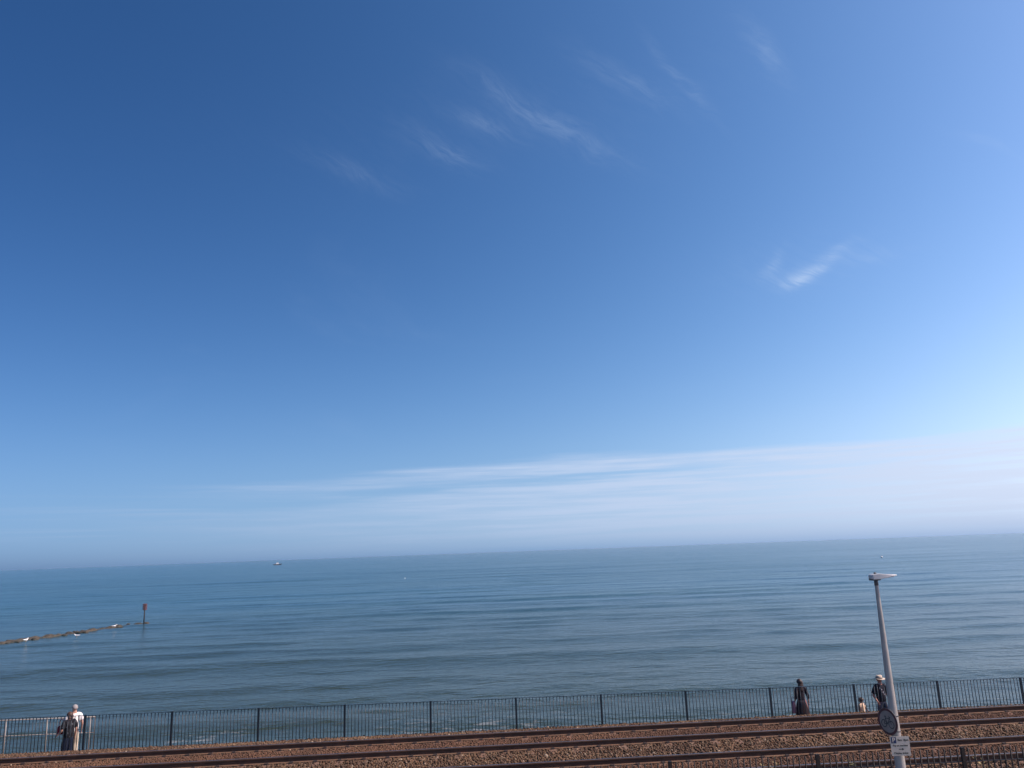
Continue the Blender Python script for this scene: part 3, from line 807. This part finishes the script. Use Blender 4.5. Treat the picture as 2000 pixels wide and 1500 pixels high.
# ------------------------------------------------------------------ people
def cloth(name, col, **kw): return pmat(name, col, 0.9, spec=0.15, **kw)
def skin_mesh(name, verts, edges, mats, levels=2, root=0):
    """verts: (x, y, z, rx, ry); grows one continuous surface over the skeleton"""
    me = bpy.data.meshes.new(name); me.from_pydata([v[:3] for v in verts], edges, [])
    o = bpy.data.objects.new(name, me); COL.objects.link(o)
    sk = o.modifiers.new('skin', 'SKIN'); sk.branch_smoothing = 0.4
    if not me.skin_vertices: 
        bmh = bmesh.new(); bmh.from_mesh(me); bmh.verts.layers.skin.verify(); bmh.to_mesh(me); bmh.free()
    for i, v in enumerate(verts):
        sv = me.skin_vertices[0].data[i]; sv.radius = (v[3], v[4] if len(v) > 4 else v[3]); sv.use_root = (i == root)
    sb = o.modifiers.new('sub', 'SUBSURF'); sb.levels = levels; sb.render_levels = levels
    bpy.context.view_layer.update()
    res = bpy.data.meshes.new_from_object(o.evaluated_get(bpy.context.evaluated_depsgraph_get()))
    bpy.data.objects.remove(o); bpy.data.meshes.remove(me)
    res.name = name; res.materials.clear()
    for m in (mats if isinstance(mats, (list, tuple)) else [mats]): res.materials.append(m)
    res.polygons.foreach_set('use_smooth', [True] * len(res.polygons))
    return res

SKIN = pmat('skin', (0.42, 0.24, 0.17), 0.6, col2=(0.36, 0.19, 0.14), vscale=5)
SKIN_RED = pmat('skin_ruddy', (0.36, 0.15, 0.11), 0.6)
EYE = pmat('eye_dark', (0.02, 0.015, 0.012), 0.3)

class Person:
    """z is metres above the soles; faces -y before turning; pose = joint positions"""
    def __init__(self, root, h, pose):
        self.root, self.h, s = root, h, h / 1.75
        J = dict(pelvis=(0, 0, .96), waist=(0, 0, 1.10), chest=(0, 0, 1.30), neck=(0, .01, 1.46), throat=(0, .0, 1.53), head=(0, -.02, 1.63), crown=(0, -.01, 1.70),
                 shl=(.17, 0, 1.42), shr=(-.17, 0, 1.42), ell=(.25, .03, 1.14), elr=(-.25, .03, 1.14), wrl=(.27, -.06, .90), wrr=(-.27, -.06, .90),
                 hil=(.09, 0, .92), hir=(-.09, 0, .92), knl=(.10, -.03, .50), knr=(-.10, -.03, .50), anl=(.10, .02, .09), anr=(-.10, .02, .09))
        J.update(pose); self.J = {k: Vector(v) * s for k, v in J.items()}; self.s = s
    def body(self, skin):
        J, s = self.J, self.s; V = []; E = []; ix = {}
        def add(n, p, r, r2=None): ix[n] = len(V); V.append((p.x, p.y, p.z, r * s, (r2 or r) * s))
        def e(*ns):
            for a, b in zip(ns, ns[1:]): E.append((ix[a], ix[b]))
        for n, r, r2 in (('pelvis', .135, .10), ('waist', .12, .09), ('chest', .145, .10), ('neck', .06, .06), ('throat', .052, .055), ('head', .076, .092), ('crown', .058, .07)): add(n, J[n], r, r2)
        e('pelvis', 'waist', 'chest', 'neck', 'throat', 'head', 'crown')
        for sd in 'lr':
            for n, r in (('sh', .058), ('el', .042), ('wr', .028)): add(n + sd, J[n + sd], r)
            e('neck', 'sh' + sd, 'el' + sd, 'wr' + sd)
            for n, r in (('hi', .095), ('kn', .062), ('an', .042)): add(n + sd, J[n + sd], r)
            e('pelvis', 'hi' + sd, 'kn' + sd, 'an' + sd)
            a = J['an' + sd]; add('toe' + sd, a + Vector((0, -.17 * s, -.055 * s)), .036); e('an' + sd, 'toe' + sd)
            w = J['wr' + sd]; d = (w - J['el' + sd]).normalized(); side = Vector((0, -1, 0)) - d * d.dot(Vector((0, -1, 0))); side.normalize(); inw = d.cross(side)
            if sd == 'r': inw = -inw
            add('pm' + sd, w + d * .06 * s, .030, .018); e('wr' + sd, 'pm' + sd)
            for i, (o, L) in enumerate(((-.030, .060), (-.010, .075), (.010, .070), (.028, .055))):
                k0 = w + d * .085 * s + side * o * s; k1 = k0 + d * L * .6 * s; k2 = k1 + (d * .7 - inw * .6).normalized() * L * .45 * s
                for j, (q, r) in enumerate(((k0, .010), (k1, .009), (k2, .007))): add(f'f{i}{j}{sd}', q, r)
                e('pm' + sd, f'f{i}0{sd}', f'f{i}1{sd}', f'f{i}2{sd}')
            t0 = w + d * .045 * s + side * .032 * s; t1 = t0 + (d * .7 + side * .5).normalized() * .05 * s
            add('t0' + sd, t0, .011); add('t1' + sd, t1, .008); e('pm' + sd, 't0' + sd, 't1' + sd)
        me = skin_mesh('body', V, E, [skin, EYE])
        o = link('body', me, self.root)
        # nose, ears, mouth and eyes grown onto the same mesh
        mb = MB(); h = J['head']
        mb.ell(h + Vector((0, -.098, -.005)) * s, (.016 * s, .022 * s, .026 * s), 8, 6)
        for q in (-1, 1):
            mb.ell(h + Vector((q * .082, .005, 0)) * s, (.012 * s, .024 * s, .034 * s), 8, 6)
            mb.ell(h + Vector((q * .032, -.088, .022)) * s, (.012 * s, .008 * s, .007 * s), 8, 5, mi=1)
        mb.ell(h + Vector((0, -.088, -.048)) * s, (.024 * s, .010 * s, .006 * s), 8, 5, mi=1)
        fm = mb.mesh('features', [skin, EYE], True)
        bm = bmesh.new(); bm.from_mesh(me); bm.from_mesh(fm); bm.to_mesh(me); bm.free(); bpy.data.meshes.remove(fm)
        return o
    def top(self, mat, sleeve=0.5, loose=.018, hem=0.0, name='shirt'):
        J, s = self.J, self.s; V = []; E = []; ix = {}
        def add(n, p, r, r2=None): ix[n] = len(V); V.append((p.x, p.y, p.z, r * s, (r2 or r) * s))
        lo = J['pelvis'] + Vector((0, 0, .02 - hem)) * s
        add('a', lo, .145 + loose, .11 + loose); add('b', J['waist'], .128 + loose, .098 + loose); add('c', J['chest'], .150 + loose, .108 + loose); add('d', J['neck'] - Vector((0, 0, .005)) * s, .068, .068)
        E += [(0, 1), (1, 2), (2, 3)]
        for sd in 'lr':
            add('s' + sd, J['sh' + sd], .068 + loose * .5)
            p0, p1, p2 = J['sh' + sd], J['el' + sd], J['wr' + sd]
            if sleeve <= 1: add('e' + sd, p0.lerp(p1, sleeve), .056 + loose * .5)
            else: add('e' + sd, p1, .050 + loose * .4); add('w' + sd, p1.lerp(p2, sleeve - 1), .038 + loose * .3)
            E.append((ix['d'], ix['s' + sd])); E.append((ix['s' + sd], ix['e' + sd]))
            if sleeve > 1: E.append((ix['e' + sd], ix['w' + sd]))
        return link(name, skin_mesh(name, V, E, mat), self.root)
    def trousers(self, mat, length=1.0, loose=.014, name='trousers'):
        J, s = self.J, self.s; V = []; E = []; ix = {}
        def add(n, p, r, r2=None): ix[n] = len(V); V.append((p.x, p.y, p.z, r * s, (r2 or r) * s))
        add('a', J['waist'] - Vector((0, 0, .06)) * s, .130, .100); add('b', J['pelvis'], .148, .112); E.append((0, 1))
        for sd in 'lr':
            add('h' + sd, J['hi' + sd], .102 + loose)
            k_, a_ = J['kn' + sd], J['an' + sd]
            if length <= .5: add('k' + sd, J['hi' + sd].lerp(k_, length * 2), .085 + loose)
            else: add('k' + sd, k_, .070 + loose); add('n' + sd, k_.lerp(a_, length * 2 - 1), .052 + loose)
            E.append((ix['b'], ix['h' + sd])); E.append((ix['h' + sd], ix['k' + sd]))
            if length > .5: E.append((ix['k' + sd], ix['n' + sd]))
        return link(name, skin_mesh(name, V, E, mat), self.root)
    def skirt(self, mat, z0, z1, r0_, r1_, folds=9, name='skirt'):
        s = self.s; rings = []; c = self.J['pelvis']
        for i in range(9):
            t = i / 8; z = z1 + (z0 - z1) * t
            ring = []
            for j in range(36):
                a = 2 * math.pi * j / 36; r = (r1_ + (r0_ - r1_) * t ** .8) * (1 + .07 * t * math.sin(a * folds + 1.3 * math.sin(a)))
                ring.append((c.x + r * math.cos(a) * s, c.y + r * .8 * math.sin(a) * s, z * s))
            rings.append(ring)
        return build(name, MB().loft(rings), mat, self.root, True)
    def shoes(self, mat):
        for sd in 'lr':
            a = self.J['an' + sd]; s = self.s
            build('shoe', MB().ell(a + Vector((0, -.07, -.045)) * s, (.048 * s, .135 * s, .045 * s), 12, 8), mat, self.root, True)
    def hair(self, mat, back=0.0, vol=1.0, bald=0.0):
        s = self.s; h = self.J['head']
        rings = []
        for i in range(10):
            th = math.pi * (i / 9) * .62 + .03
            ring = []
            for j in range(22):
                ph = 2 * math.pi * j / 22
                front = max(0, -math.sin(ph))                      # -y is the face
                t2 = th * (1 - .42 * front)
                x = math.sin(t2) * math.cos(ph) * .094 * vol; y = math.sin(t2) * math.sin(ph) * .110 * vol; z = math.cos(t2) * .105 * vol
                k_ = 1 + .05 * mnoise.noise(Vector((x * 40, y * 40, z * 40)))
                ring.append(h + Vector((x * k_, y * k_ + .012, z * k_ + .012)) * s)
            rings.append(ring)
        o = build('hair', MB().loft(rings), mat, self.root, True)
        if back > 0:
            mb = MB(); rings = []
            for i in range(8):
                t = i / 7
                w = (.088 + .030 * math.sin(t * 2.2)) * (1 - .25 * t * t)
                rings.append([h + Vector((w * math.cos(a) * (1 + .05 * math.sin(5 * a + i)), .055 + .03 * t + .052 * math.sin(a), .05 - back * t)) * s for a in np.linspace(0, 6.283, 14, endpoint=False)])
            mb.loft(rings); build('long_hair', mb, mat, o, True)
        return o
    def bag(self, mat, c, size, name='bag'):
        s = self.s; c = Vector(c) * s
        b = build(name, MB().ell(c, (size[0] * s, size[1] * s, size[2] * s), 12, 8, fn=lambda p: 1 / max(abs(p.x), abs(p.y), abs(p.z)) ** .6), mat, None, True)
        return b

def person(px, py, y, h, rz, label, pose={}):
    p = at_y(px, py, y)
    root = empty('person', (p.x, y, WALK_Z), rz); tag(root, label, 'person', 'people on the sea wall walkway')
    return Person(root, h, pose)
WALK_Z = -0.635

def pattern_mat(name, a, b, c, scale):
    m = bpy.data.materials.new(name); m.use_nodes = True; k = NT(m.node_tree); bs = k.n['Principled BSDF']
    co = k.node('ShaderNodeTexCoord').outputs['Object']
    v = k.node('ShaderNodeTexVoronoi'); v.inputs['Scale'].default_value = scale; k.l.new(co, v.inputs['Vector'])
    n = k.noise(co, scale * .8, 3, .5)
    col = k.mix(k.smooth(n, .48, .56), a, b); col = k.mix(k.smooth(v.outputs['Distance'], .25, .15), col, c)
    k.l.new(col, bs.inputs['Base Color']); bs.inputs['Roughness'].default_value = .9; bs.inputs['Specular IOR Level'].default_value = .15
    return m
HAIR_GREY = pmat('hair_grey', (0.26, 0.24, 0.23), .7); HAIR_BROWN = pmat('hair_brown', (0.055, 0.028, 0.018), .6); HAIR_DARK = pmat('hair_dark', (0.028, 0.016, 0.014), .55)
HAIR_TAN = pmat('hair_chestnut', (0.07, 0.04, 0.024), .6)
SHOE = pmat('shoe_dark', (0.03, 0.028, 0.026), .6)

# 1: man in the white shirt, walking away beside his companion
wk = dict(knl=(.10, -.10, .52), anl=(.10, -.14, .10), knr=(-.10, -.02, .50), anr=(-.10, .20, .14), wrl=(.26, .06, .92), wrr=(-.25, -.12, .93))
p = person(145, 1400, 27.35, 1.74, R(212), 'person with grey hair in white short-sleeved shirt and pale trousers by the handrail', wk)
p.body(SKIN); p.top(cloth('shirt_white', (.82, .80, .77)), .75, .035, .14); p.trousers(cloth('trousers_cream', (.42, .36, .28))); p.hair(HAIR_GREY, .0, .99); p.shoes(SHOE)
# 2: companion in patterned blouse, dark trousers
wk2 = dict(knl=(.09, -.05, .51), anl=(.09, -.08, .09), knr=(-.09, -.03, .50), anr=(-.09, .10, .10), ell=(.27, .05, 1.15), wrl=(.31, -.12, 1.02))
p2 = person(136.5, 1400, 26.95, 1.58, R(235), 'person in black and grey patterned blouse and navy trousers with brown hair', wk2)
p2.body(SKIN); p2.top(pattern_mat('blouse_pattern', (.010, .010, .013), (.020, .022, .026), (.13, .13, .14), 12), .9, .055, .22, 'blouse'); p2.trousers(cloth('trousers_navy', (.010, .016, .034)), 1.0, .045); p2.hair(HAIR_BROWN, .16, 1.08); p2.shoes(SHOE)
def hand_bag(px, py, y, size, mat, label, strap=.22):
    c = at_y(px, py, y)
    root = empty('handbag', (c.x, c.y, c.z - size[2])); tag(root, label, 'bag')
    b = MB(); rings = []
    for t, w in ((0, .82), (.08, 1), (.7, .98), (.95, .86), (1, .7)):
        rings.append([(size[0] * w * math.copysign(abs(math.cos(a)) ** .5, math.cos(a)), size[1] * w * math.copysign(abs(math.sin(a)) ** .5, math.sin(a)), 2 * size[2] * t) for a in np.linspace(0, 6.283, 16, endpoint=False)])
    b.loft(rings); build('pouch', b, mat, root, True)
    build('strap', MB().tube([(-size[0] * .7 * math.cos(a), 0, 2 * size[2] * .95 + strap * math.sin(a)) for a in np.linspace(0, math.pi, 11)], .010, 6), mat, root, True)
hand_bag(119, 1426, 27.0, (.11, .06, .13), cloth('bag_red', (.16, .02, .035)), 'dark red handbag carried at the elbow of the patterned blouse')
# 3: long dark dress, long dark hair, seen from behind
p3 = person(1563, 1345, 27.75, 1.645, R(196), 'person with long dark hair in ankle-length dark dress with dusty pink stripe', dict(ell=(.25, .06, 1.16), wrl=(.22, -.08, 1.00), elr=(-.27, .02, 1.15), wrr=(-.31, -.04, .95)))
def dress_mat():
    m = bpy.data.materials.new('dress_dark'); m.use_nodes = True; k = NT(m.node_tree); bs = k.n['Principled BSDF']
    co = k.node('ShaderNodeTexCoord').outputs['Object']; x, y, z = k.sep(co)
    n = k.noise(co, 7, 3, .5)
    base = k.mix(k.smooth(n, .42, .62), (.020, .018, .026), (.030, .020, .022))
    q = k.m('ADD', k.m('ADD', x, k.m('MULTIPLY', z, -.22)), k.m('MULTIPLY', k.m('SUBTRACT', n, .5), .06))
    st = k.m('MULTIPLY', k.smooth(k.m('ABSOLUTE', k.m('ADD', q, .31)), .034, .014), k.smooth(z, 1.12, 1.0))
    k.l.new(k.mix(st, base, (.22, .11, .10)), bs.inputs['Base Color']); bs.inputs['Roughness'].default_value = .9; bs.inputs['Specular IOR Level'].default_value = .15
    return m
DM = dress_mat()
p3.body(SKIN); p3.top(DM, 1.55, .022, .0, 'bodice'); p3.skirt(DM, .06, 1.04, .34, .155, 9); p3.hair(HAIR_DARK, .34, 1.06); p3.shoes(SHOE)
hand_bag(1550.5, 1381, 27.7, (.07, .05, .19), cloth('bag_mauve', (.17, .10, .15)), 'mauve cloth bag hanging beside the long dark dress', .16)
# 4: straw hat, dark T-shirt with a pale print, facing the camera
p4 = person(1719, 1345, 27.5, 1.68, R(12), 'person in pale straw hat and dark T-shirt with pale print behind the lamp post', dict(ell=(.27, .05, 1.13), wrl=(.25, -.12, .95), elr=(-.27, .05, 1.13), wrr=(-.25, -.12, .95), knl=(.10, -.08, .51)))
p4.body(SKIN_RED)
def tee_mat():
    m = bpy.data.materials.new('tee_dark'); m.use_nodes = True; k = NT(m.node_tree); bs = k.n['Principled BSDF']
    co = k.node('ShaderNodeTexCoord').outputs['Object']; x, y, z = k.sep(co)
    n = k.noise(co, 18, 3, .6)
    q = k.m('ADD', k.m('MULTIPLY', x, 1.0), k.m('MULTIPLY', k.m('SUBTRACT', z, 1.17), .75))
    msk = k.m('MULTIPLY', k.m('MULTIPLY', k.smooth(k.m('ABSOLUTE', k.m('SUBTRACT', q, .03)), .055, .02), k.smooth(n, .45, .58)), k.m('MULTIPLY', k.smooth(y, -.06, -.09), k.m('MULTIPLY', k.smooth(z, 1.0, 1.05), k.smooth(z, 1.36, 1.30))))
    k.l.new(k.mix(msk, (.020, .019, .028), (.38, .38, .42)), bs.inputs['Base Color']); bs.inputs['Roughness'].default_value = .9; bs.inputs['Specular IOR Level'].default_value = .15
    return m
p4.top(tee_mat(), .95, .055, .14, 'tshirt'); p4.trousers(cloth('shorts_bluegrey', (.10, .11, .16), var=.4, vscale=14), 1.0, .03); p4.hair(HAIR_GREY, 0, 1.0); p4.shoes(SHOE)
def make_hat(P):
    s = P.s; h = P.J['head']
    root = empty('sun_hat', P.root.matrix_basis @ (h + Vector((0, .01, .045)) * s), P.root.rotation_euler.z); tag(root, 'pale straw sun hat with dark band worn by the person in the dark T-shirt', 'hat')
    straw = pmat('straw', (.50, .41, .32), .8, col2=(.42, .34, .26), vscale=20)
    def ring(r, z): return [(r * math.cos(a) * s, r * 1.1 * math.sin(a) * s, (z + .012 * math.cos(2 * a)) * s) for a in np.linspace(0, 6.283, 24, endpoint=False)]
    build('brim', MB().loft([ring(.105, 0), ring(.19, -.012), ring(.192, -.006), ring(.105, .008)], cap=False), straw, root, True)
    build('crown', MB().loft([ring(.108, -.005), ring(.106, .05), ring(.098, .085), ring(.075, .105), ring(.03, .10)]), straw, root, True)
    build('band', MB().loft([ring(.110, .005), ring(.1095, .032)], cap=False), SHOE, root, True)
make_hat(p4)
# 5: small child
hc = at_y(1679, 1361, 27.35).z - WALK_Z
p5 = person(1682, 1375, 27.35, hc, R(40), 'small child in cream top with brown hair next to a fence post', dict(head=(0, -.03, 1.56), crown=(0, -.02, 1.68), throat=(0, 0, 1.47), neck=(0, .01, 1.42), shl=(.18, 0, 1.36), shr=(-.18, 0, 1.36), ell=(.33, -.05, 1.12), wrl=(.40, -.16, .95)))
p5.body(SKIN); p5.top(cloth('top_cream', (.74, .58, .44), col2=(.55, .40, .28), vscale=9), .8, .07, .12, 'top'); p5.trousers(cloth('shorts_tan', (.30, .22, .16)), .45, .04, 'shorts'); p5.hair(HAIR_TAN, .12, 1.5); p5.shoes(SHOE)

# ------------------------------------------------------------------ sea air
def make_haze():
    z0, z1 = SEA_Z - 4.0, CAM_Z + 0.5
    mb = MB().box((0, 12000, (z0 + z1) / 2), (62000, 25600, z1 - z0))
    m = bpy.data.materials.new('sea_air'); m.use_nodes = True
    nt = m.node_tree; nt.nodes.clear()
    out = nt.nodes.new('ShaderNodeOutputMaterial'); v = nt.nodes.new('ShaderNodeVolumePrincipled')
    v.inputs['Color'].default_value = (0.52, 0.76, 1.0, 1); v.inputs['Density'].default_value = HAZE_DENSITY
    v.inputs['Anisotropy'].default_value = 0.3
    nt.links.new(v.outputs[0], out.inputs['Volume'])
    o = build('haze', mb, m); tag(o, 'thin pale sea haze over the water out to the horizon', 'haze', kind='stuff')
HAZE_DENSITY = 3e-5
make_haze()
